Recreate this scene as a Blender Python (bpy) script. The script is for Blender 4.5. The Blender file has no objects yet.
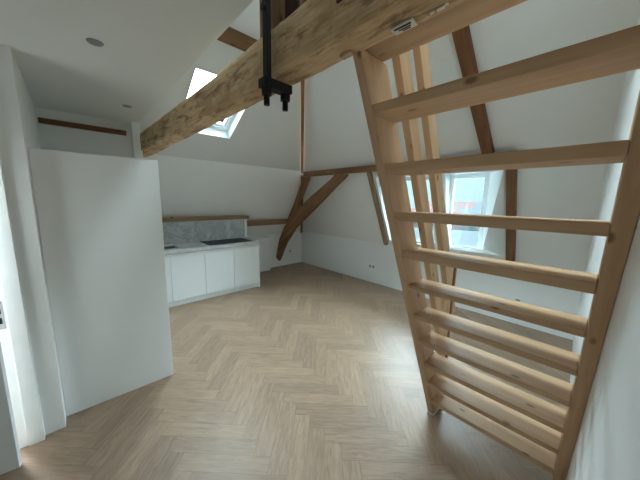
import bpy, bmesh, math, random
from mathutils import Vector, Matrix, noise
random.seed(4)
V = Vector
scene = bpy.context.scene
COL = scene.collection

# ---------------------------------------------------------------- materials
class NT:
    def __init__(s, name):
        m = bpy.data.materials.new(name); m.use_nodes = True
        s.m = m; s.t = m.node_tree; s.b = s.t.nodes['Principled BSDF']
    def n(s, kind, **kw):
        nd = s.t.nodes.new(kind)
        for k, v in kw.items(): setattr(nd, k, v)
        return nd
    def l(s, a, b): s.t.links.new(a, b)
    def math(s, op, a, b=None, c=None):
        nd = s.n('ShaderNodeMath', operation=op)
        for i, x in enumerate((a, b, c)):
            if x is None: continue
            if isinstance(x, (int, float)): nd.inputs[i].default_value = x
            else: s.l(x, nd.inputs[i])
        return nd.outputs[0]
    def ramp(s, fac, stops):
        r = s.n('ShaderNodeValToRGB'); el = r.color_ramp.elements
        while len(el) < len(stops): el.new(0.5)
        for e, (p, c) in zip(el, stops): e.position = p; e.color = (*c, 1)
        s.l(fac, r.inputs[0]); return r.outputs[0]
    def mix(s, fac, a, b, mode='MIX'):
        nd = s.n('ShaderNodeMix', data_type='RGBA', blend_type=mode)
        for i, x in ((0, fac), (6, a), (7, b)):
            if isinstance(x, (int, float)): nd.inputs[i].default_value = x
            elif isinstance(x, tuple): nd.inputs[i].default_value = (*x, 1)
            else: s.l(x, nd.inputs[i])
        return nd.outputs[2]
    def coords(s, scale=(1, 1, 1), out='Object'):
        tc = s.n('ShaderNodeTexCoord'); mp = s.n('ShaderNodeMapping')
        mp.inputs['Scale'].default_value = scale
        s.l(tc.outputs[out], mp.inputs[0]); return mp.outputs[0]
    def noise(s, vec, scale=1, detail=4, rough=.55, dist=0):
        nd = s.n('ShaderNodeTexNoise'); nd.inputs['Scale'].default_value = scale
        nd.inputs['Detail'].default_value = detail; nd.inputs['Roughness'].default_value = rough
        nd.inputs['Distortion'].default_value = dist
        if vec is not None: s.l(vec, nd.inputs['Vector'])
        return nd.outputs[0]
    def bump(s, h, strength=.2, dist=.01):
        b = s.n('ShaderNodeBump'); b.inputs['Strength'].default_value = strength
        b.inputs['Distance'].default_value = dist
        s.l(h, b.inputs['Height']); s.l(b.outputs[0], s.b.inputs['Normal'])

def plain(name, col, rough=.5, metal=0, spec=.5, var=.03):
    m = NT(name)
    f = m.noise(m.coords((1, 1, 1)), 6, 3)
    a = tuple(max(0, c*(1-var)) for c in col); b = tuple(min(1, c*(1+var)) for c in col)
    m.l(m.ramp(f, [(.3, a), (.7, b)]), m.b.inputs['Base Color'])
    m.b.inputs['Roughness'].default_value = rough; m.b.inputs['Metallic'].default_value = metal
    m.b.inputs['Specular IOR Level'].default_value = spec
    return m.m

def plaster(name, col, rough=.85):
    m = NT(name)
    c = m.coords((1, 1, 1))
    f = m.noise(c, 1.3, 3)
    m.l(m.ramp(f, [(.3, tuple(x*.975 for x in col)), (.7, col)]), m.b.inputs['Base Color'])
    m.bump(m.noise(c, 60, 3), .05, .003)
    m.b.inputs['Roughness'].default_value = rough; m.b.inputs['Specular IOR Level'].default_value = .25
    return m.m

def wood(name, dark, mid, light, knots=True, grain=1.0, rough=.6, knotcol=None, streak=.5):
    m = NT(name)
    c = m.coords((.9, 16*grain, 16*grain))
    oi = m.n('ShaderNodeObjectInfo')
    add = m.n('ShaderNodeVectorMath', operation='ADD')
    sc = m.n('ShaderNodeVectorMath', operation='SCALE'); sc.inputs['Scale'].default_value = 37
    cb = m.n('ShaderNodeCombineXYZ'); m.l(oi.outputs['Random'], cb.inputs[0]); m.l(oi.outputs['Random'], cb.inputs[1])
    m.l(cb.outputs[0], sc.inputs[0]); m.l(c, add.inputs[0]); m.l(sc.outputs[0], add.inputs[1])
    g = m.noise(add.outputs[0], 1.6, 5, .6, .6)
    col = m.ramp(g, [(.25, dark), (.5, mid), (.75, light)])
    big = m.noise(m.coords((.8, 3, 3)), 1.5, 2)
    col = m.mix(m.math('MULTIPLY', m.ramp(big, [(.35, (0, 0, 0)), (.7, (1, 1, 1))]), streak), col, dark)
    if knots:
        v = m.n('ShaderNodeTexVoronoi'); v.inputs['Scale'].default_value = 1.0
        add2 = m.n('ShaderNodeVectorMath', operation='ADD')
        m.l(m.coords((5.5, 11, 11)), add2.inputs[0]); m.l(sc.outputs[0], add2.inputs[1])
        m.l(add2.outputs[0], v.inputs['Vector'])
        k = m.ramp(v.outputs['Distance'], [(.07, (1, 1, 1)), (.15, (0, 0, 0))])
        col = m.mix(m.math('MULTIPLY', k, .8), col, knotcol or tuple(x*.45 for x in dark))
    m.l(col, m.b.inputs['Base Color'])
    m.bump(g, .15, .004)
    m.b.inputs['Roughness'].default_value = rough; m.b.inputs['Specular IOR Level'].default_value = .3
    return m.m

def herringbone():
    m = NT('herringbone_oak'); W = .118; n = 5
    tc = m.n('ShaderNodeTexCoord'); sp = m.n('ShaderNodeSeparateXYZ'); m.l(tc.outputs['Object'], sp.inputs[0])
    x, y = sp.outputs[0], sp.outputs[1]; M = m.math
    k2 = 1/math.sqrt(2)/W
    u = M('ADD', M('MULTIPLY', M('ADD', x, y), k2), 100.3); v = M('ADD', M('MULTIPLY', M('SUBTRACT', y, x), k2), 100.1)
    i = M('FLOOR', u); j = M('FLOOR', v)
    k = M('FLOORED_MODULO', M('SUBTRACT', i, j), 2*n)
    isH = M('LESS_THAN', k, n-.5); isV = M('SUBTRACT', 1, isH)
    mm = M('SUBTRACT', 2*n, k)
    fu = M('FRACT', u); fv = M('FRACT', v)
    def sel(a, b): return M('ADD', M('MULTIPLY', isH, a), M('MULTIPLY', isV, b))
    sH = M('SUBTRACT', u, M('SUBTRACT', i, k)); sV = M('SUBTRACT', v, M('ADD', M('SUBTRACT', j, mm), 1))
    s = sel(sH, sV); t = sel(fv, fu)
    id1 = sel(M('SUBTRACT', i, k), M('ADD', i, .5)); id2 = sel(j, M('SUBTRACT', j, mm))
    cb = m.n('ShaderNodeCombineXYZ'); m.l(id1, cb.inputs[0]); m.l(id2, cb.inputs[1])
    wn = m.n('ShaderNodeTexWhiteNoise', noise_dimensions='2D'); m.l(cb.outputs[0], wn.inputs['Vector'])
    rnd = wn.outputs['Value']
    gc = m.n('ShaderNodeCombineXYZ')
    m.l(M('ADD', M('MULTIPLY', s, .35), M('MULTIPLY', rnd, 91)), gc.inputs[0]); m.l(M('MULTIPLY', t, 2.6), gc.inputs[1]); m.l(M('MULTIPLY', rnd, 57), gc.inputs[2])
    g = m.noise(gc.outputs[0], 2.2, 5, .65, .8)
    col = m.ramp(g, [(.25, (.222, .146, .094)), (.5, (.312, .214, .145)), (.78, (.395, .287, .206))])
    tone = m.ramp(rnd, [(0, (.84, .84, .85)), (1, (1.10, 1.10, 1.08))])
    col = m.mix(1.0, col, tone, 'MULTIPLY')
    e1 = M('MINIMUM', t, M('SUBTRACT', 1, t)); e2 = M('MINIMUM', s, M('SUBTRACT', n, s))
    e = M('MINIMUM', e1, e2)
    gap = m.ramp(e, [(.008, (1, 1, 1)), (.022, (0, 0, 0))])
    col = m.mix(M('MULTIPLY', gap, .42), col, (.11, .075, .05))
    m.l(col, m.b.inputs['Base Color'])
    m.l(m.math('ADD', .30, m.math('MULTIPLY', g, .22)), m.b.inputs['Roughness'])
    m.b.inputs['Specular IOR Level'].default_value = .5
    m.bump(M('SUBTRACT', M('MULTIPLY', g, .3), gap), .12, .003)
    return m.m

def marble(name, base, vein, sc=3.2):
    m = NT(name); c = m.coords((1, 1, 1))
    n1 = m.noise(c, sc, 8, .62, 1.6)
    d = m.math('ABSOLUTE', m.math('SUBTRACT', n1, .5))
    veins = m.ramp(d, [(0, vein), (.05, tuple((a+b)/2 for a, b in zip(base, vein))), (.16, base)])
    cl = m.noise(c, 2.2, 4)
    col = m.mix(m.math('MULTIPLY', m.ramp(cl, [(.4, (0, 0, 0)), (.65, (1, 1, 1))]), .5), veins, tuple(x*.72 for x in base))
    m.l(col, m.b.inputs['Base Color']); m.b.inputs['Roughness'].default_value = .3
    return m.m

def glass_mat():
    m = NT('window_glass'); t = m.t
    out = [n for n in t.nodes if n.type == 'OUTPUT_MATERIAL'][0]
    tr = m.n('ShaderNodeBsdfTransparent'); tr.inputs[0].default_value = (.86, .93, .95, 1)
    gl = m.n('ShaderNodeBsdfGlossy'); gl.inputs['Roughness'].default_value = .02
    fr = m.n('ShaderNodeFresnel'); fr.inputs[0].default_value = 1.45
    mx = m.n('ShaderNodeMixShader'); m.l(fr.outputs[0], mx.inputs[0]); m.l(tr.outputs[0], mx.inputs[1]); m.l(gl.outputs[0], mx.inputs[2])
    m.l(mx.outputs[0], out.inputs[0]); t.nodes.remove(m.b)
    return m.m

WALL = plaster('white_wall_paint', (.84, .86, .855))
CEIL = plaster('ceiling_paint', (.80, .82, .81))
TRIM = plain('white_gloss_trim', (.80, .84, .84), .4)
DOORM = plain('door_paint', (.84, .86, .88), .45)
FRAME = plain('white_window_frame', (.82, .86, .88), .35)
CAB = plain('cabinet_lacquer', (.83, .87, .875), .38, var=.01)
PLINTH = plain('plinth_laminate', (.76, .80, .80), .5)
STONE = marble('grey_marble_splashback', (.60, .63, .64), (.33, .345, .36), 2.6)
TOP = marble('pale_marble_worktop', (.74, .77, .77), (.55, .58, .60), 3)
HOB = plain('black_hob_glass', (.02, .024, .03), .45, spec=.2)
HOBMARK = plain('hob_ring_print', (.12, .12, .13), .4)
STEEL = plain('brushed_steel', (.35, .36, .37), .3, 1)
DARKGAP = plain('dark_gap', (.05, .055, .06), .8)
IRON = plain('black_iron', (.010, .011, .014), .6, .3, spec=.3)
PLASTIC = plain('white_plastic', (.78, .80, .80), .4)
GREYPL = plain('grey_plastic', (.30, .32, .33), .5)
PINE = wood('pale_pine', (.43, .265, .148), (.54, .35, .205), (.62, .43, .27), rough=.55, knotcol=(.17, .085, .04), streak=.35)
PINE_EDGE = wood('edge_timber_pine', (.35, .23, .14), (.44, .30, .185), (.50, .35, .225), rough=.6, knotcol=(.14, .07, .035), streak=.35)
OLD = wood('old_stained_oak', (.12, .055, .025), (.24, .125, .06), (.34, .20, .105), grain=.8, rough=.7)
OLDRED = wood('old_reddish_oak', (.12, .045, .018), (.22, .095, .042), (.31, .15, .07), grain=.8, rough=.6)
OLDLT = wood('weathered_purlin', (.22, .14, .08), (.32, .21, .125), (.40, .28, .175), grain=.7)
DARKW = wood('dark_brown_boards', (.025, .010, .006), (.055, .022, .013), (.09, .038, .022), grain=.7, knots=False)
LEDGE = wood('oak_ledge', (.20, .115, .06), (.30, .19, .105), (.37, .25, .15), grain=.7)
GLASS = glass_mat()

def rough_beam_mat():
    m = NT('adzed_old_beam')
    c = m.coords((1, 1, 1))
    g = m.noise(m.coords((1.4, 20, 20)), 2.0, 6, .65, 1.2)
    col = m.ramp(g, [(.25, (.38, .23, .115)), (.48, (.62, .44, .255)), (.75, (.74, .575, .37))])
    adz = m.n('ShaderNodeTexVoronoi'); adz.inputs['Scale'].default_value = 1
    m.l(m.coords((9, 4, 15)), adz.inputs['Vector'])
    st = m.noise(m.coords((3.2, 13, 13)), 1.7, 6, .68, .35)
    stm = m.ramp(st, [(.52, (0, 0, 0)), (.62, (1, 1, 1))])
    col = m.mix(m.math('MULTIPLY', stm, .75), col, (.20, .11, .055))
    st2 = m.noise(m.coords((2, 3, 3)), 2.0, 3)
    col = m.mix(m.math('MULTIPLY', m.ramp(st2, [(.45, (0, 0, 0)), (.62, (1, 1, 1))]), .45), col, (.27, .145, .065))
    m.l(col, m.b.inputs['Base Color'])
    m.bump(m.math('ADD', m.math('MULTIPLY', adz.outputs['Distance'], .7), g), .5, .012)
    m.b.inputs['Roughness'].default_value = .75; m.b.inputs['Specular IOR Level'].default_value = .25
    return m.m
ROUGH = rough_beam_mat()

# ---------------------------------------------------------------- object helpers
def frame(origin, d=(1, 0, 0), up=(0, 0, 1)):
    x = V(d).normalized(); z = V(up); z = (z - x*z.dot(x))
    if z.length < 1e-3: z = V((0, 1, 0)) - x*x.y
    z.normalize(); y = z.cross(x)
    M = Matrix((x, y, z)).transposed().to_4x4(); M.translation = V(origin); return M

def pworld(p):
    M = Matrix.Identity(4)
    while p is not None:
        M = p.matrix_basis @ M; p = p.parent
    return M

def link(name, bm, mat, parent=None, M=None, bevel=0, smooth=False, seg=2):
    """bm holds world coordinates; M is the object's own frame."""
    if M is None:
        c = V((0, 0, 0))
        vs = [v.co for v in bm.verts]
        c = V((sum(v.x for v in vs)/len(vs), sum(v.y for v in vs)/len(vs), min(v.z for v in vs)))
        M = Matrix.Translation(c)
    bmesh.ops.transform(bm, matrix=M.inverted(), verts=bm.verts)
    bmesh.ops.recalc_face_normals(bm, faces=bm.faces)
    if bevel:
        es = [e for e in bm.edges if len(e.link_faces) == 2 and e.calc_face_angle(0) > .5]
        bmesh.ops.bevel(bm, geom=es, offset=bevel, segments=seg, profile=.5, affect='EDGES', clamp_overlap=True)
    me = bpy.data.meshes.new(name); bm.to_mesh(me); bm.free()
    if isinstance(mat, (list, tuple)):
        for q in mat: me.materials.append(q)
    else: me.materials.append(mat)
    if smooth:
        for p in me.polygons: p.use_smooth = True
    o = bpy.data.objects.new(name, me); COL.objects.link(o)
    if parent is not None:
        o.parent = parent; o.matrix_basis = pworld(parent).inverted() @ M
    else: o.matrix_basis = M
    return o

def prism(bm, pts, vec):
    pts = [V(p) for p in pts]; vec = V(vec)
    a = [bm.verts.new(p) for p in pts]; b = [bm.verts.new(p+vec) for p in pts]
    bm.faces.new(a); bm.faces.new(b[::-1])
    for i in range(len(pts)):
        j = (i+1) % len(pts); bm.faces.new((a[j], a[i], b[i], b[j]))
    return bm
def B(): return bmesh.new()
def box(bm, x0, x1, y0, y1, z0, z1):
    return prism(bm, [(x0, y0, z0), (x1, y0, z0), (x1, y1, z0), (x0, y1, z0)], (0, 0, z1-z0))
def bxo(name, x0, x1, y0, y1, z0, z1, mat, parent=None, bevel=0, d=None, up=(0, 0, 1)):
    bm = box(B(), x0, x1, y0, y1, z0, z1)
    M = frame(((x0+x1)/2, (y0+y1)/2, z0), d, up) if d else None
    return link(name, bm, mat, parent, M, bevel)
def cyl(bm, c, axis, r, h, n=24, r2=None):
    x = V(axis).normalized(); M = frame(c, x)
    y = M.col[1].to_3d(); z = M.col[2].to_3d(); c = V(c)
    a = [c + (y*math.cos(t)+z*math.sin(t))*r for t in (2*math.pi*i/n for i in range(n))]
    r2 = r if r2 is None else r2
    b = [c + x*h + (y*math.cos(t)+z*math.sin(t))*r2 for t in (2*math.pi*i/n for i in range(n))]
    a = [bm.verts.new(p) for p in a]; b = [bm.verts.new(p) for p in b]
    bm.faces.new(a); bm.faces.new(b[::-1])
    for i in range(n):
        j = (i+1) % n; bm.faces.new((a[j], a[i], b[i], b[j]))
    return bm

def thing(name, label, cat, loc=(0, 0, 0), group=None):
    o = bpy.data.objects.new(name, None); COL.objects.link(o); o.location = loc; o.empty_display_size = .1
    return tag(o, label, cat, group)
def tag(o, label, cat, group=None):
    o['label'] = label; o['category'] = cat
    if group: o['group'] = group
    return o
def struct(o, label=None, cat=None):
    o['kind'] = 'structure'
    if label: o['label'] = label
    if cat: o['category'] = cat
    return o

def clip(poly, a, b, c):   # keep a*u+b*v<=c
    out = []
    for i in range(len(poly)):
        p, q = poly[i], poly[(i+1) % len(poly)]
        fp, fq = a*p[0]+b*p[1]-c, a*q[0]+b*q[1]-c
        if fp <= 0: out.append(p)
        if fp*fq < 0:
            t = fp/(fp-fq); out.append((p[0]+(q[0]-p[0])*t, p[1]+(q[1]-p[1])*t))
    return out
def slab(name, poly, f, vec, mat, hole=None, label=None, cat=None):
    """poly in (u,v); f maps to 3D; hole = u0,u1,v0,v1."""
    bm = B(); pieces = [poly]
    if hole:
        u0, u1, v0, v1 = hole
        mid = clip(clip(poly, 1, 0, u1), -1, 0, -u0)
        pieces = [clip(poly, 1, 0, u0), clip(poly, -1, 0, -u1), clip(mid, 0, 1, v0), clip(mid, 0, -1, -v1)]
    for p in pieces:
        if len(p) > 2: prism(bm, [f(*q) for q in p], vec)
    return struct(link(name, bm, mat), label, cat)

# ---------------------------------------------------------------- dimensions
XB, YK = 4.47, 5.46          # back wall, kitchen wall
KN = .85                     # knee height
XS, YS, ZS = 3.75, 4.57, 2.31 # break of the mansard
ZT = 3.9
PX, PY = .75, .616
XT, YT = XS-(ZT-ZS)/PX, YS-(ZT-ZS)/PY
XR = -1.3
ZC = 2.567
def wy(x): return -.12+.035*x   # right wall line

# ---------------------------------------------------------------- shell
fl = bxo('floor', XR-.15, XB+.12, -.35, YK+.12, -.12, 0, herringbone()); struct(fl, 'herringbone oak plank floor', 'floor')
fl.data.transform(Matrix.Translation(fl.location)); fl.location = (0, 0, 0)

struct(bxo('wall_back', XB, XB+.1, -.3, YK+.1, 0, KN, WALL), 'low white knee wall under the window', 'wall')
struct(bxo('wall_kitchen', .69, XB+.1, YK, YK+.1, 0, KN, WALL), 'low white knee wall beside the kitchen', 'wall')
# right gable wall
prof = [(XR-.1, 0), (XB+.1, 0), (XB+.1, KN), (XS+.1, ZS+.1), (XT, ZT+.1), (XR-.1, ZT+.1)]
slab('wall_right', prof, lambda u, v: (u, wy(u), v), (0, -.12, 0), WALL, None, 'tall white side wall behind the ladder', 'wall')
# lower back slope with window hole; parameter v = z
sxl = (XS-XB)/(ZS-KN)
def Lx(z): return XB+sxl*(z-KN)
nrm = V((1, 0, -sxl)).normalized()*.1
WY0, WY1, WZ0, WZ1 = .86, 1.60, .95, 2.11
def slabs(name, poly, f, vec, mat, holes, label, cat):
    bm = B(); lo = None
    pieces = []
    cuts = sorted(holes)
    edge = None
    for (u0, u1, v0, v1) in cuts:
        p = clip(poly, 1, 0, u0)
        if edge is not None: p = clip(p, -1, 0, -edge)
        pieces.append(p); mid = clip(clip(poly, 1, 0, u1), -1, 0, -u0)
        pieces += [clip(mid, 0, 1, v0), clip(mid, 0, -1, -v1)]; edge = u1
    pieces.append(clip(poly, -1, 0, -edge))
    for p in pieces: prism(bm, [f(*q) for q in p], vec)
    return struct(link(name, bm, mat), label, cat)
slabs('wall_back_slope', [(-.3, KN-.02), (YK+.04, KN-.02), (YS, ZS), (-.3, ZS)], lambda u, v: (Lx(v), u, v), nrm, WALL, [(WY0, WY1, WZ0, WZ1), (1.69, 2.72, WZ0, WZ1)], 'steep white mansard slope with two windows', 'wall')
nrm2 = V((PX, 0, 1)).normalized()*.1
slab('ceiling_back_slope', [(-.3, ZS-.01), (YS, ZS-.01), (YT, ZT), (-.3, ZT)], lambda u, v: (XS-(v-ZS)/PX, u, v), nrm2, CEIL, None, 'white upper roof slope with one dark rafter', 'ceiling')
syl = (YS-YK)/(ZS-KN)
def Ly(z): return YK+syl*(z-KN)
nrm3 = V((0, 1, -syl)).normalized()*.1
slab('wall_kitchen_slope', [(.6, KN-.02), (XB+.04, KN-.02), (XS, ZS), (.6, ZS)], lambda u, v: (u, Ly(v), v), nrm3, WALL, None, 'steep white slope above the kitchen', 'wall')
nrm4 = V((0, PY, 1)).normalized()*.1
SKX0, SKX1, SKY0, SKY1 = 1.135, 1.885, 3.26, 4.08
def Uz(y): return ZS+(YS-y)*PY
slab('ceiling_kitchen_slope', [(XR-.1, YS+.01), (XS, YS+.01), (XT, YT), (XR-.1, YT)], lambda u, v: (u, v, Uz(v)), nrm4, CEIL, (SKX0, SKX1, SKY0, SKY1), 'white upper roof slope with the skylight', 'ceiling')
slab('ceiling_top', [(XR-.1, -.35), (XT+.1, -.35), (XT+.1, YT+.1), (XR-.1, YT+.1)], lambda u, v: (u, v, ZT), (0, 0, .1), CEIL, (.85, 1.55, .25, 1.75), 'flat white top of the roof with an opening for the added rooflight', 'ceiling')
struct(bxo('ceiling', XR-.1, .67, -.25, 4.03, ZC, ZC+.18, CEIL), 'flat lower white ceiling with recessed spots', 'ceiling')
# rear wall with window
slab('wall_rear', [(-.35, 0), (YK, 0), (YK, KN), (YS, ZS), (YT, ZT+.1), (-.35, ZT+.1)], lambda u, v: (XR, u, v), (-.12, 0, 0), WALL, None, 'white wall behind the camera', 'wall')
# left wall with door
DX0, DX1, DZ = -1.24, -.40, 2.08
slab('wall_left', [(XR, 0), (-.18, 0), (-.18, ZC), (XR, ZC)], lambda u, v: (u, 2.52, v), (0, .1, 0), WALL, (DX0, DX1, -.1, DZ), 'white wall with the doorway', 'wall')
struct(bxo('wall_left_return', -.28, -.18, 2.62, 4.0, 0, ZC, WALL), 'white return wall beside the partition', 'wall')
struct(bxo('wall_niche_back', XR, .6, 4.0, 4.1, 0, ZC, WALL), 'white wall at the back of the high niche', 'wall')
slab('wall_kitchen_end', [(3.88, 0), (YK+.05, 0), (YK+.05, KN), (YS+.05, ZS), (4.20, ZC), (3.88, ZC)], lambda u, v: (.6, u, v), (.085, 0, 0), WALL, None, 'narrow white wall end beside the beam', 'wall')
struct(bxo('wall_partition', -.178, .572, 2.64, 3.995, 0, 2.005, WALL, bevel=.003), 'free standing white partition box open above', 'wall')
struct(bxo('wall_boxing', 2.60, 3.36, 5.28, YK-.002, 0, .80, WALL), 'low white boxing right of the kitchen', 'wall')

# ---------------------------------------------------------------- windows
def tri_slab(bm, pts, n): return prism(bm, pts, n)
# two windows with splayed reveals in the mansard slope
def rect_frame(bm, f, u0, u1, v0, v1, t, vec):
    for r in ((u0, u1, v0, v0+t), (u0, u1, v1-t, v1), (u0, u0+t, v0+t, v1-t), (u1-t, u1, v0+t, v1-t)):
        prism(bm, [f(r[0], r[2]), f(r[1], r[2]), f(r[1], r[3]), f(r[0], r[3])], vec)
GX = 4.62; gz0, gz1 = .87, 2.15
def back_window(name, label, y0, y1, a0, a1):
    w1 = thing(name, label, 'window', (GX, (a0+a1)/2, gz0)); w1['kind'] = 'structure'
    z0, z1 = WZ0, WZ1
    bm = B()
    prism(bm, [(Lx(z1), y0, z1), (Lx(z0), y0, z0), (GX, a0, gz0), (GX, a0, gz1)], (0, -.02, 0))
    prism(bm, [(Lx(z1), y1, z1), (Lx(z0), y1, z0), (GX, a1, gz0), (GX, a1, gz1)], (0, .02, 0))
    prism(bm, [(Lx(z1), y0, z1), (Lx(z1), y1, z1), (GX, a1, gz1), (GX, a0, gz1)], (0, 0, .02))
    prism(bm, [(Lx(z0), y0, z0), (Lx(z0), y1, z0), (GX, a1, gz0), (GX, a0, gz0)], (0, 0, -.02))
    link('reveal', bm, TRIM, w1)
    bm = B(); rect_frame(bm, lambda u, v: (GX, u, v), a0, a1, gz0, gz1, .045, (.07, 0, 0)); link('window_frame', bm, FRAME, w1)
    bm = B(); rect_frame(bm, lambda u, v: (GX+.015, u, v), a0+.035, a1-.035, gz0+.05, gz1-.035, .03, (.04, 0, 0)); link('sash', bm, FRAME, w1)
    bxo('pane', GX+.03, GX+.036, a0+.06, a1-.06, gz0+.075, gz1-.06, GLASS, w1)
    bxo('window_sill', GX+.07, GX+.2, a0-.01, a1+.01, gz0-.03, gz0+.01, STEEL, w1)
back_window('window_1', 'narrower white framed window in the back slope looking over rooftops', WY0, WY1, 1.20, 1.77)
back_window('window_2', 'wider window mostly hidden behind the ladder stringer and handrails', 1.69, 2.72, 1.93, 2.74)

# skylight
w2 = thing('window_3', 'square skylight in the upper slope partly behind the old beam', 'skylight', ((SKX0+SKX1)/2, (SKY0+SKY1)/2, Uz((SKY0+SKY1)/2))); w2['kind'] = 'structure'
nn = V((0, PY, 1)).normalized()
def sk(h): return lambda u, v: V((u, v, Uz(v))) + nn*h
bm = B(); rect_frame(bm, sk(0), SKX0-.017, SKX1+.017, SKY0-.017, SKY1+.017, .02, nn*.24); link('lining', bm, TRIM, w2)
bm = B(); rect_frame(bm, sk(.14), SKX0, SKX1, SKY0, SKY1, .05, nn*.07); link('window_frame', bm, FRAME, w2)
bm = B(); rect_frame(bm, sk(.17), SKX0+.045, SKX1-.045, SKY0+.04, SKY1-.04, .03, nn*.05); link('sash', bm, PLASTIC, w2)
f = sk(.20); bm = B(); prism(bm, [f(SKX0+.05, SKY0+.05), f(SKX1-.05, SKY0+.05), f(SKX1-.05, SKY1-.05), f(SKX0+.05, SKY1-.05)], nn*.006); link('pane', bm, GLASS, w2)
w5 = thing('added_rooflight', 'unseen rooflight added above the ladder to brighten the room', 'rooflight', (1.2, 1.0, ZT)); w5['kind'] = 'structure'  # extra rooflight out of view, added to raise the light level
bm = B(); rect_frame(bm, lambda u, v: (u, v, ZT+.1), .83, 1.57, .23, 1.77, .06, (0, 0, .08)); link('window_frame', bm, FRAME, w5)
bxo('pane', .88, 1.52, .28, 1.72, ZT+.14, ZT+.146, GLASS, w5)
# ---------------------------------------------------------------- door and casing
tr = thing('trim_1', 'white painted door frame with a steel strike plate', 'door frame', (-.35, 2.48, 0)); tr['kind'] = 'structure'
bm = B(); box(bm, -.362, -.285, 2.47, 2.535, 0, DZ+.09); box(bm, DX0-.09, DX0-.02, 2.47, 2.535, 0, DZ+.09); box(bm, DX0-.02, -.362, 2.47, 2.535, DZ+.02, DZ+.09)
link('casing', bm, TRIM, tr, bevel=.003)
bm = B(); box(bm, -.412, -.362, 2.485, 2.63, 0, DZ+.02); box(bm, DX0-.02, DX0+.02, 2.485, 2.63, 0, DZ+.02); box(bm, DX0+.02, -.412, 2.485, 2.63, DZ-.02, DZ+.02)
link('jamb', bm, TRIM, tr, bevel=.002)
bm = box(B(), -.408, -.374, 2.480, 2.486, .86, 1.04); sp_ = link('strike_plate', bm, STEEL, tr); sp_['label'] = 'steel strike plate'
bm = B(); box(bm, -.400, -.382, 2.4785, 2.481, .96, .995); box(bm, -.400, -.382, 2.4785, 2.481, .895, .935); link('latch_hole', bm, IRON, sp_)
d1 = thing('door_1', 'grey white door leaf standing ajar at the left edge', 'door', (DX0, 2.46, 0)); d1['kind'] = 'structure'
ang = math.radians(9); ddir = V((math.cos(ang), -math.sin(ang), 0)); dn = V((math.sin(ang), math.cos(ang), 0))
def dp(s, t, z): return V((DX0, 2.465, 0)) + ddir*s + dn*t + V((0, 0, z))
bm = prism(B(), [dp(0, -.04, .01), dp(.872, -.04, .01), dp(.872, 0, .01), dp(0, 0, .01)], (0, 0, 2.04)); link('leaf', bm, DOORM, d1, frame(dp(0, 0, 0), ddir), bevel=.002)
bm = B(); cyl(bm, dp(.79, -.04, 1.02), -dn, .012, .05); cyl(bm, dp(.80, -.09, 1.02), -ddir, .01, .12); link('handle', bm, STEEL, d1, smooth=True)

# hall lamp behind the door
hl = thing('hall_lamp', 'white disc lamp on the hall ceiling behind the ajar door', 'lamp', (-.8, 3.3, ZC))
bm = cyl(B(), (-.8, 3.3, ZC-.04), (0, 0, 1), .15, .039, 32); link('lamp_housing', bm, PLASTIC, hl)

# ---------------------------------------------------------------- old timber
def timber(name, p0, p1, w, h, up, mat, label, cat, parent=None, bevel=.006, group=None):
    """box timber from p0 to p1; section w across, h along 'up' (centred)."""
    M = frame(p0, V(p1)-V(p0), up); L = (V(p1)-V(p0)).length
    bm = box(B(), 0, L, -w/2, w/2, -h/2, h/2)
    bmesh.ops.transform(bm, matrix=M, verts=bm.verts)
    o = link(name, bm, mat, parent, M, bevel)
    if label: tag(o, label, cat, group)
    return o

def rough_beam():
    bx0, bx1, bz0, bz1 = .750, .892, 2.28, 2.478
    y0, y1 = wy(.82)+.01, 4.36
    M = frame(((bx0+bx1)/2, y0, (bz0+bz1)/2), (0, 1, 0)); L = y1-y0
    bm = B(); N = 150; K = 7
    w, h = (bx1-bx0)/2, (bz1-bz0)/2
    ring = []
    for a in range(4):
        for i in range(K):
            t = -1+2*i/K
            p = [(t, -1), (1, t), (-t, 1), (-1, -t)][a]; ring.append(p)
    rows = []
    for k in range(N+1):
        x = L*k/N; row = []
        for (a, b) in ring:
            cr = .03
            r = max(0, abs(a)+abs(b)-(2-cr))
            yy, zz = a*w*(1-r*.5), b*h*(1-r*.5)
            d = noise.noise(V((x*5, yy*14, zz*14)))*.0035 + noise.noise(V((x*22, yy*30+5, zz*30)))*.0022
            f = 1+d/.08
            q = max(0, (x-1.9)/2.5)**1.5
            row.append(bm.verts.new((x, yy*f*(1+.3*min(q, 1))+.085*q, zz*f-.045*q)))
        rows.append(row)
    n = len(ring)
    for k in range(N):
        for i in range(n):
            j = (i+1) % n; bm.faces.new((rows[k][i], rows[k][j], rows[k+1][j], rows[k+1][i]))
    bm.faces.new(rows[0]); bm.faces.new(rows[-1][::-1])
    bmesh.ops.transform(bm, matrix=M, verts=bm.verts)
    return link('ceiling_beam', bm, ROUGH, None, M, smooth=True)
beam = tag(rough_beam(), 'large rough hewn old beam crossing the room under the ceiling edge', 'beam')
mo = bxo('mortise_shade', .742, .80, .665, .725, 2.385, 2.44, DARKW, beam); mo['label'] = 'dark block coloured as the shade inside a mortise'  # solid block on the beam face; dark colour stands in for shade in a mortise
tk = bxo('paper_tag', .835, .875, .480, .560, 2.268, 2.2715, plain('sticker_paper', (.62, .62, .60), .6), beam); tk['label'] = 'small white printed sticker'
bm = B()
for k, (a, b) in enumerate(((.842, .850), (.855, .860), (.864, .869))):
    box(bm, a, b, .49+.006*k, .55-.01*k, 2.2672, 2.2682)
link('print', bm, IRON, tk)
bm = B()
for y, q, L in ((.375, 0, .010), (.388, .006, .022), (.418, .002, .012), (.437, .005, .007)):
    box(bm, .846+q, .852+q, y, y+L, 2.2665, 2.2715)
ps = link('paint_marks', bm, PLASTIC, beam); ps['label'] = 'white paint flecks'
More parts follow.
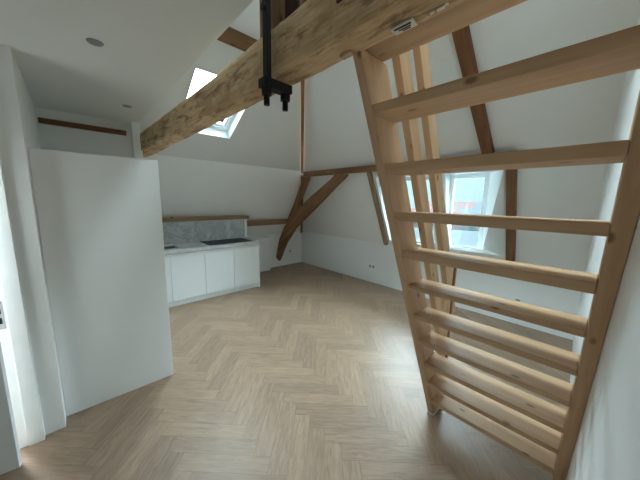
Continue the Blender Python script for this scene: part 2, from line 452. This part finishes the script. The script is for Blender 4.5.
bm = box(B(), .835, .862, .735, .79, 2.262, 2.275); ch = link('chipped_splinter', bm, PINE, beam, frame((.85, .76, 2.27), (0, 1, 0)), bevel=.003); ch['label'] = 'pale splintered chip'

et = timber('edge_timber', (.968, wy(1)+.01, 2.372), (.968, .765, 2.372), .148, .155, (0, 0, 1), PINE_EDGE,
       'smooth planed pine timber fixed along the rough beam at the ladder head', 'timber', bevel=.004)

# black iron hanger clamp round the beam
hg = thing('beam_hanger', 'black iron strap clamped round the old beam with two bolts', 'hanger', (.81, 1.2, 2.2))
YH = 1.135
bm = box(B(), .700, .724, YH-.026, YH+.012, 2.19, ZT-.002); link('strap', bm, IRON, hg, bevel=.003)
bm = B(); box(bm, .685, .842, YH-.028, YH+.03, 2.210, 2.250); link('clamp_plate', bm, IRON, hg, bevel=.004)
for x in (.712, .818):
    bm = B(); cyl(bm, (x, YH, 2.18), (0, 0, 1), .026, .03, 6); cyl(bm, (x, YH, 2.135), (0, 0, 1), .014, .06, 16); link('bolt', bm, IRON, hg)
bm = B(); cyl(bm, (.700, YH-.01, 2.425+.11), (-1, 0, 0), .016, .012, 12); link('rivet', bm, IRON, hg)

# dark post and boards standing on the beam
kp = timber('king_post', (.86, 1.262, 2.462), (.86, 1.262, 3.80), .118, .14, (1, 0, 0), OLD, 'dark brown post rising from the old beam behind the iron strap', 'post')
bp = thing('board_screen', 'dark brown upright boards on top of the old beam beside the post', 'boards', (.87, .9, 2.47))
for k in range(5):
    y1 = 1.201-.105*k; bm = box(B(), .865, .885, y1-.102, y1, 2.462, 3.3); link('board', bm, DARKW, bp, frame((.87, y1, 2.47), (0, 0, 1), (1, 0, 0)), bevel=.002)
bt = bxo('batten', .845, .864, 1.045, 1.06, 2.462, 3.3, LEDGE, bp); bt['label'] = 'thin pale batten'

# hip, purlins, rafters, posts
hipd = V((XT-XS, YT-YS, ZT-ZS))
timber('hip_rafter', V((XS, YS, ZS))+V((-.035, -.035, -.03)), V((XT, YT, ZT))+V((-.035, -.035, -.06)), .05, .05, (0, 0, 1), OLD, 'thin dark hip rafter running up the corner of the two upper slopes', 'rafter')
timber('hip_post', (XS-.02, YS-.02, ZS-.10), (Lx(.83)-.06+.02, Ly(.83)-.06+.02, .83), .055, .05, (0, 0, 1), OLD, 'thin dark post down the corner behind the crossed braces', 'post')
up_lo = V((-1, 0, sxl)).normalized()
timber('purlin', (XS-.03, YS-.125, 2.235), (XS-.03, .70, 2.235), .10, .10, (0, 0, 1), OLD, 'dark horizontal purlin at the slope break above the window wall', 'purlin')
timber('kitchen_purlin', (2.61, Ly(1.17)-.085, 1.17), (Lx(1.17)-.12, Ly(1.17)-.085, 1.17), .08, .12, (0, 0, 1), OLDLT, 'weathered horizontal purlin low on the slope right of the kitchen', 'purlin')
timber('roof_purlin', (-1.2, 2.82, Uz(2.82)-.04), (2.1, 2.82, Uz(2.82)-.04), .12, .13, nn, OLD, 'dark purlin high on the slope seen left of the iron strap', 'purlin')
def slope_post(name, y, z0, z1, w, h, mat, label):
    o = V((-1, 0, sxl)).normalized()*(h/2-.01)
    return timber(name, V((Lx(z0), y, z0))+o, V((Lx(z1), y, z1))+o, w, h, (1, 0, 0), mat, label, 'post')
slope_post('wall_post', 2.80, .87, 2.20, .075, .07, OLDLT, 'weathered slanting post between the braces and the ladder')
slope_post('wall_post', .775, .88, 2.20, .10, .08, OLD, 'dark slanting post right of the window')
uo = V((-PX, 0, -1)).normalized()
r0 = V((XS, 1.01, ZS))+uo*.03; r1 = V((XT+.1, 1.01, ZT-.07))+uo*.03
timber('roof_rafter', r0, r1, .115, .09, (0, 0, 1), OLDRED, 'reddish brown rafter on the upper slope above the window', 'rafter')
timber('niche_beam', (-.168, 3.985, 2.442), (.552, 3.985, 2.442), .04, .052, (0, 0, 1), OLDRED, 'dark timber strip on the niche wall above the partition', 'beam')

# crossed braces in the far corner
br = thing('corner_brace', 'crossed dark oak truss braces in the far corner beyond the kitchen', 'truss', (3.6, 5.2, .2))
CAM_ = dict(f=262.03, p=.1523, y=.81386, r=.018236, h=1.7)
def cam_axes():
    cp, sp = math.cos(CAM_['p']), math.sin(CAM_['p']); ya = CAM_['y']; ro = CAM_['r']
    F = V((math.cos(ya), math.sin(ya), 0)); R = V((math.sin(ya), -math.cos(ya), 0)); U = V((0, 0, 1))
    F2 = F*cp-U*sp; U2 = U*cp+F*sp
    return R*math.cos(ro)+U2*math.sin(ro), U2*math.cos(ro)-R*math.sin(ro), F2
def yz(pts, x, t, name, mat, parent, bevel=.012):
    P = [V((x, y, z)) for y, z in pts]
    d = (P[len(P)//2]-P[0])
    return link(name, prism(B(), P, (t, 0, 0)), mat, parent, frame(P[0], d, (1, 0, 0)), bevel)
BR_A = [(4.44, 2.18), (4.472, 2.113), (4.751, 1.618), (5.057, 1.166), (4.748, 1.189), (4.535, 1.6), (4.211, 2.143), (4.244, 2.18)]
BR_B = [(3.122, 2.156), (3.426, 2.173), (3.503, 2.105), (4.112, 1.753), (4.793, 1.28), (5.026, 1.054), (5.234, 0.72), (5.369, 0.277), (5.248, 0.197), (4.948, 0.685), (4.608, 1.057), (3.866, 1.596), (3.174, 2.107)]
yz(BR_A, 3.655, .03, 'principal_post', OLD, br)
yz(BR_B, 3.575, .065, 'curved_brace', OLD, br)

# ---------------------------------------------------------------- kitchen
KF = 4.375; CT = .906
xs = [.50, 1.014, 1.527, 2.028, 2.518]
names = ['white base cabinet under the sink, leftmost and half hidden by the partition', 'white base cabinet between the sink and the black hob, second from the left', 'white base cabinet below the left half of the black hob', 'rightmost white base cabinet beside the end panel']
xs2 = [.70]+xs[1:]
for k in range(4):
    a, b = xs2[k], xs2[k+1]
    c = thing('base_cabinet', names[k], 'cabinet', ((a+b)/2, 4.6, 0), 'white base cabinets of the kitchenette')
    bxo('body', a+.001, b-.001, KF+.024, 4.95, .085, .835, PLINTH, c)
    bxo('door', a+.003, b-.003, KF, KF+.02, .090, .800, CAB, c, bevel=.0015)
    bxo('grip_rail', a+.001, b-.001, KF+.006, KF+.022, .803, .835, PLINTH, c)
tag(bxo('plinth', .70, 2.518, KF+.035, KF+.05, 0, .083, PLINTH), 'grey white kick board along the kitchenette base', 'plinth')
tag(bxo('end_panel', 2.519, 2.545, KF-.002, 4.95, 0, .847, CAB, bevel=.001), 'tall thin white end panel closing the right of the kitchenette', 'panel')
# worktop with sink cutout
bm = B(); X0, X1, Y0, Y1 = .70, 2.552, KF-.014, 4.948; hx0, hx1, hy0, hy1 = .80, 1.19, 4.50, 4.80
for r in ((X0, hx0, Y0, Y1), (hx1, X1, Y0, Y1), (hx0, hx1, Y0, hy0), (hx0, hx1, hy1, Y1)): box(bm, r[0], r[1], r[2], r[3], .848, CT)
tag(link('worktop', bm, TOP), 'pale marbled worktop on the white base cabinets', 'worktop')
sk_ = thing('sink', 'steel undermount sink at the left end of the worktop', 'sink', (1.0, 4.65, .80))
bm = B(); box(bm, hx0+.001, hx1-.001, hy0+.001, hy1-.001, .838, .842)
for r in ((hx0+.001, hx0+.006, hy0+.001, hy1-.001), (hx1-.006, hx1-.001, hy0+.001, hy1-.001), (hx0+.006, hx1-.006, hy0+.001, hy0+.006), (hx0+.006, hx1-.006, hy1-.006, hy1-.001)): box(bm, *r, .842, .89)
link('basin', bm, STEEL, sk_)
bm = cyl(B(), (.99, 4.66, .8425), (0, 0, 1), .03, .003, 24); link('drain', bm, IRON, sk_)
hb = thing('hob', 'flat black glass hob set on the right part of the worktop', 'hob', (2.03, 4.66, CT))
bxo('glass_top', 1.63, 2.43, 4.42, 4.90, CT+.0005, CT+.007, HOB, hb, bevel=.002)
for (x, y, r) in ((1.80, 4.54, .085), (1.80, 4.78, .07), (2.05, 4.66, .10), (2.27, 4.54, .07), (2.27, 4.78, .085)):
    bm = B(); n = 40
    a = [bm.verts.new((x+r*math.cos(t), y+r*math.sin(t), CT+.0078)) for t in (2*math.pi*i/n for i in range(n))]
    b = [bm.verts.new((x+(r-.004)*math.cos(t), y+(r-.004)*math.sin(t), CT+.0078)) for t in (2*math.pi*i/n for i in range(n))]
    for i in range(n): bm.faces.new((a[i], a[(i+1) % n], b[(i+1) % n], b[i]))
    link('cooking_zone', bm, HOBMARK, hb)
tag(bxo('splashback', .70, 2.535, 4.952, 4.972, CT-.06, 1.285, STONE), 'grey veined marble splashback behind the hob', 'splashback')
tag(bxo('upright_board', 2.546, 2.60, 4.952, 5.10, 0, 1.285, WALL), 'narrow white upright at the right end of the splashback', 'panel')
lg = bxo('ledge_shelf', .70, 2.635, 4.925, Ly(1.35)-.005, 1.287, 1.35, LEDGE, bevel=.003, d=(1, 0, 0)); tag(lg, 'long oak ledge on top of the marble splashback', 'shelf')
tag(bxo('splashback_boxing', .70, 2.535, 4.975, 5.10, .9, 1.285, WALL), 'white boxing behind the splashback', 'panel')
bm = cyl(B(), (1.225, 4.99, 1.351), (0, 0, 1), .022, .014, 20); tag(link('puck_switch', bm, IRON), 'small dark round puck on the oak ledge above the sink', 'switch')

# ---------------------------------------------------------------- ladder
ld = thing('loft_ladder', 'steep open pine loft ladder with ten treads and a double handrail', 'ladder', (2.0, .35, 0))
K_ = .478; C0, C1 = 1.972, 2.165
def lp(c, z, y): return V((c-K_*z, y, z))
ldir = V((-K_, 0, 1))
ztop = 2.292
def ry(z): return -.002-.036*z/2.28
bm = prism(B(), [lp(C0, 0.002, .72), lp(C1, 0.002, .72), lp(C1, ztop, .72), lp(C0, ztop, .72)], (0, .043, 0))
sL = link('stringer', bm, PINE, ld, frame(lp(C0, 0, .74), ldir, (0, 1, 0)), .003)
bm = B()
q = [(C0, .002), (C1, .002), (C1, ztop), (C0, ztop)]
a = [bm.verts.new(lp(c, z, ry(z))) for c, z in q]; b = [bm.verts.new(V((lp(c, z, 0).x, wy(lp(c, z, 0).x)+.0015, z))) for c, z in q]
bm.faces.new(a); bm.faces.new(b[::-1])
for i in range(4):
    j = (i+1) % 4; bm.faces.new((a[j], a[i], b[i], b[j]))
sR = link('stringer', bm, PINE, ld, frame(lp(C0, 0, -.02), ldir, (0, 1, 0)), .003)
bm = B()
box(bm, C0-.008, C1+.002, .714, .770, 0.0005, .010)
se = link('foot_seal', bm, PLASTIC, ld); se['label'] = 'white sealant bead round the foot'
for zt in (.182, .383, .586, .796, 1.005, 1.22, 1.434, 1.645, 1.872, 2.106):
    x0 = C0+.008-K_*zt; x1 = x0+.178
    bm = B()
    y1 = .7195; y0 = ry(zt)+.0008
    box(bm, x0, x1, y0, y1, zt-(.030 if zt < 1.3 else .042), zt)
    link('tread', bm, PINE, ld, frame((x0, y0, zt-.02), (0, 1, 0)), .004)
for nme, c0, c1, zb in (('handrail', 2.293, 2.402, .50), ('handrail', 2.530, 2.640, .80)):
    bm = prism(B(), [lp(c0, zb, .722), lp(c1, zb, .722), lp(c1, 2.62, .722), lp(c0, 2.62, .722)], (0, .04, 0))
    link(nme, bm, PINE, ld, frame(lp(c0, 0, .74), ldir, (0, 1, 0)), .003)
nx0, nx1 = 2.03, 2.185
nw = bxo('newel_post', nx0, nx1, .722, .763, .004, 1.22, PINE, ld, bevel=.003, d=(0, 0, 1), up=(1, 0, 0))
rs = bxo('newel_inlay', nx0+.085, nx1-.035, .716, .724, .30, 1.20, OLDRED, nw, d=(0, 0, 1), up=(1, 0, 0)); rs['label'] = 'reddish brown strip set in the post'

# ---------------------------------------------------------------- small fittings
def spot(x, y, label):
    s = thing('recessed_spotlight', label, 'spotlight', (x, y, ZC), 'recessed ceiling spotlights')
    bm = cyl(B(), (x, y, ZC-.006), (0, 0, 1), .036, .0055, 32, .040); link('rim', bm, STEEL, s, smooth=False)
    bm = cyl(B(), (x, y, ZC-.008), (0, 0, 1), .026, .003, 24); link('lens', bm, GREYPL, s)
spot(.182, 2.093, 'round steel ceiling spotlight nearer the camera')
spot(.48, 3.274, 'round steel ceiling spotlight nearer the niche and the old beam')
def socket(name, c, u, n, w, h, label, holes=1, cat='socket'):
    s = thing(name, label, cat, c)
    u = V(u); n = V(n); c = V(c); z = V((0, 0, 1))
    P = [c-u*w/2-z*h/2, c+u*w/2-z*h/2, c+u*w/2+z*h/2, c-u*w/2+z*h/2]
    link('face_plate', prism(B(), P, n*.01), PLASTIC, s, bevel=.002)
    for k in range(holes):
        cc = c+u*w*((k+.5)/holes-.5)
        bm = cyl(B(), cc+n*.0101, n, .028, .001, 24); link('socket_hole', bm, GREYPL, s)
socket('wall_socket', (4.079, YK, .36), (1, 0, 0), (0, -1, 0), .085, .085, 'white socket low on the wall right of the brace foot')
socket('wall_socket', (XB, 3.13, .34), (0, -1, 0), (-1, 0, 0), .16, .08, 'white double socket on the knee wall left of the ladder', 2)
socket('wall_socket', (XB, .64, .34), (0, -1, 0), (-1, 0, 0), .085, .085, 'white socket on the knee wall seen between the ladder treads')
socket('wall_switch', (3.95, wy(3.95), 1.62), (1, 0, 0), (0, 1, 0), .085, .085, 'white switch plate on the side wall seen edge on', 1, 'switch')
socket('wall_socket', (4.2, wy(4.2), .56), (1, 0, 0), (0, 1, 0), .085, .10, 'white socket on the side wall near the far right corner')

# ---------------------------------------------------------------- outside
GZ = -9.0
ground = bxo('ground', -60, 260, -160, 260, GZ-.2, GZ, plain('street_paving', (.02, .02, .02), .9, spec=0)); struct(ground, 'distant street level', 'ground')
roofR = plain('red_roof_tiles', (.032, .021, .020), .9, spec=0); roofG = plain('grey_roof', (.022, .026, .028), .9, spec=0)
facs = [plain('pale_render', (.060, .062, .062), .9, spec=0), plain('brick_facade', (.034, .026, .024), .9, spec=0), plain('cream_render', (.043, .041, .037), .9, spec=0)]
winm = plain('facade_window_glass', (.010, .022, .026), .6, spec=.1)
def building(px, dist, wid, h, fac, roof, label, rows, cols, name='apartment_building'):
    # px: direction in the plane, angle in degrees from +X
    a = math.radians(px); c = V((math.cos(a), math.sin(a), 0))*dist; d = V((-math.sin(a), math.cos(a), 0)); n = V((math.cos(a), math.sin(a), 0))
    b = thing(name, label, 'building', (c.x, c.y, GZ))
    z0 = V((0, 0, GZ))
    P = [c-d*wid/2+z0, c+d*wid/2+z0, c+d*wid/2+n*9+z0, c-d*wid/2+n*9+z0]
    link('wall', prism(B(), P, (0, 0, h)), fac, b)
    H = V((0, 0, GZ+h))
    tri = [c-n*.4-d*wid/2+H, c+n*9.4-d*wid/2+H, c+n*4.5-d*wid/2+H+V((0, 0, 2.2))]
    link('roof', prism(B(), tri, d*wid), roof, b)
    for r in range(rows):
        for k in range(cols):
            cc = c + d*wid*((k+.5)/cols-.5) - n*.06 + V((0, 0, GZ+h-1.9-r*3.0))
            ww = wid/cols*.28
            link('window', prism(B(), [cc-d*ww-V((0, 0, .8)), cc+d*ww-V((0, 0, .8)), cc+d*ww+V((0, 0, .8)), cc-d*ww+V((0, 0, .8))], n*.05), winm, b)
building(19.0, 34, 13, 4.9, facs[0], roofG, 'nearest pale block with rows of windows outside the window', 3, 7)
building(24.5, 50, 11, 7.2, facs[1], roofR, 'brick building behind on the left with red roof', 3, 6)
building(15.5, 62, 12, 7.3, facs[2], roofG, 'cream building behind on the right with grey roof', 3, 6)
building(21.0, 85, 14, 8.6, facs[0], roofR, 'far pale building with red roof on the horizon', 2, 6)
building(12.2, 95, 16, 8.6, facs[1], roofG, 'far brick building with grey roof on the horizon', 2, 6)

# ---------------------------------------------------------------- world and light
w = bpy.data.worlds.new('sky'); scene.world = w; w.use_nodes = True
t = w.node_tree; bg = t.nodes['Background']
tc = t.nodes.new('ShaderNodeTexCoord'); sp = t.nodes.new('ShaderNodeSeparateXYZ'); t.links.new(tc.outputs['Generated'], sp.inputs[0])
rp = t.nodes.new('ShaderNodeValToRGB'); el = rp.color_ramp.elements; el.new(.5); el.new(.5)
for e, (p, c) in zip(el, ((0, (.0150, .0195, .0200)), (.10, (.0165, .022, .0230)), (.22, (.66, .76, .82)), (.75, (.66, .72, .74)))): e.position = p; e.color = (*c, 1)
t.links.new(sp.outputs[2], rp.inputs[0]); t.links.new(rp.outputs[0], bg.inputs[0]); bg.inputs[1].default_value = 2.6

def area(name, loc, d, sx, sy, power, portal=False, col=(1, 1, 1)):
    l = bpy.data.lights.new(name, 'AREA'); l.shape = 'RECTANGLE'; l.size = sx; l.size_y = sy; l.energy = power; l.color = col
    if portal: l.cycles.is_portal = True
    o = bpy.data.objects.new(name, l); COL.objects.link(o); o.location = loc
    o.rotation_euler = V(d).to_track_quat('-Z', 'Y').to_euler(); return o
area('window_portal', (GX+.25, 1.97, 1.51), (-1, 0, 0), 1.65, 1.35, 1, True)
pc = V(((SKX0+SKX1)/2, (SKY0+SKY1)/2, Uz((SKY0+SKY1)/2)))+nn*.30
area('skylight_portal', pc, -nn, .85, 1.0, 1, True)
area('added_rooflight_portal', (1.2, 1.0, ZT+.2), (0, 0, -1), .8, 1.6, 1, True)  # guides sky sampling through the added rooflight
area('hall_light', (-.8, 3.3, ZC-.05), (0, 0, -1), .25, .25, 2.4, col=(.95, .98, 1))

# ---------------------------------------------------------------- camera
cam = bpy.data.cameras.new('camera'); co = bpy.data.objects.new('camera', cam); COL.objects.link(co)
R_, U_, F_ = cam_axes()
M = Matrix((R_, U_, -F_)).transposed().to_4x4(); M.translation = V((0, 0, CAM_['h'])); co.matrix_world = M
cam.sensor_width = 36; cam.lens = CAM_['f']*36/640; cam.clip_start = .01; cam.clip_end = 500
scene.camera = co
vs = scene.view_settings; vs.view_transform = 'Standard'; vs.look = 'None'; vs.gamma = 1; vs.use_curve_mapping = False
vs.exposure = 4.48
scene.cycles.max_bounces = 16; scene.cycles.diffuse_bounces = 12
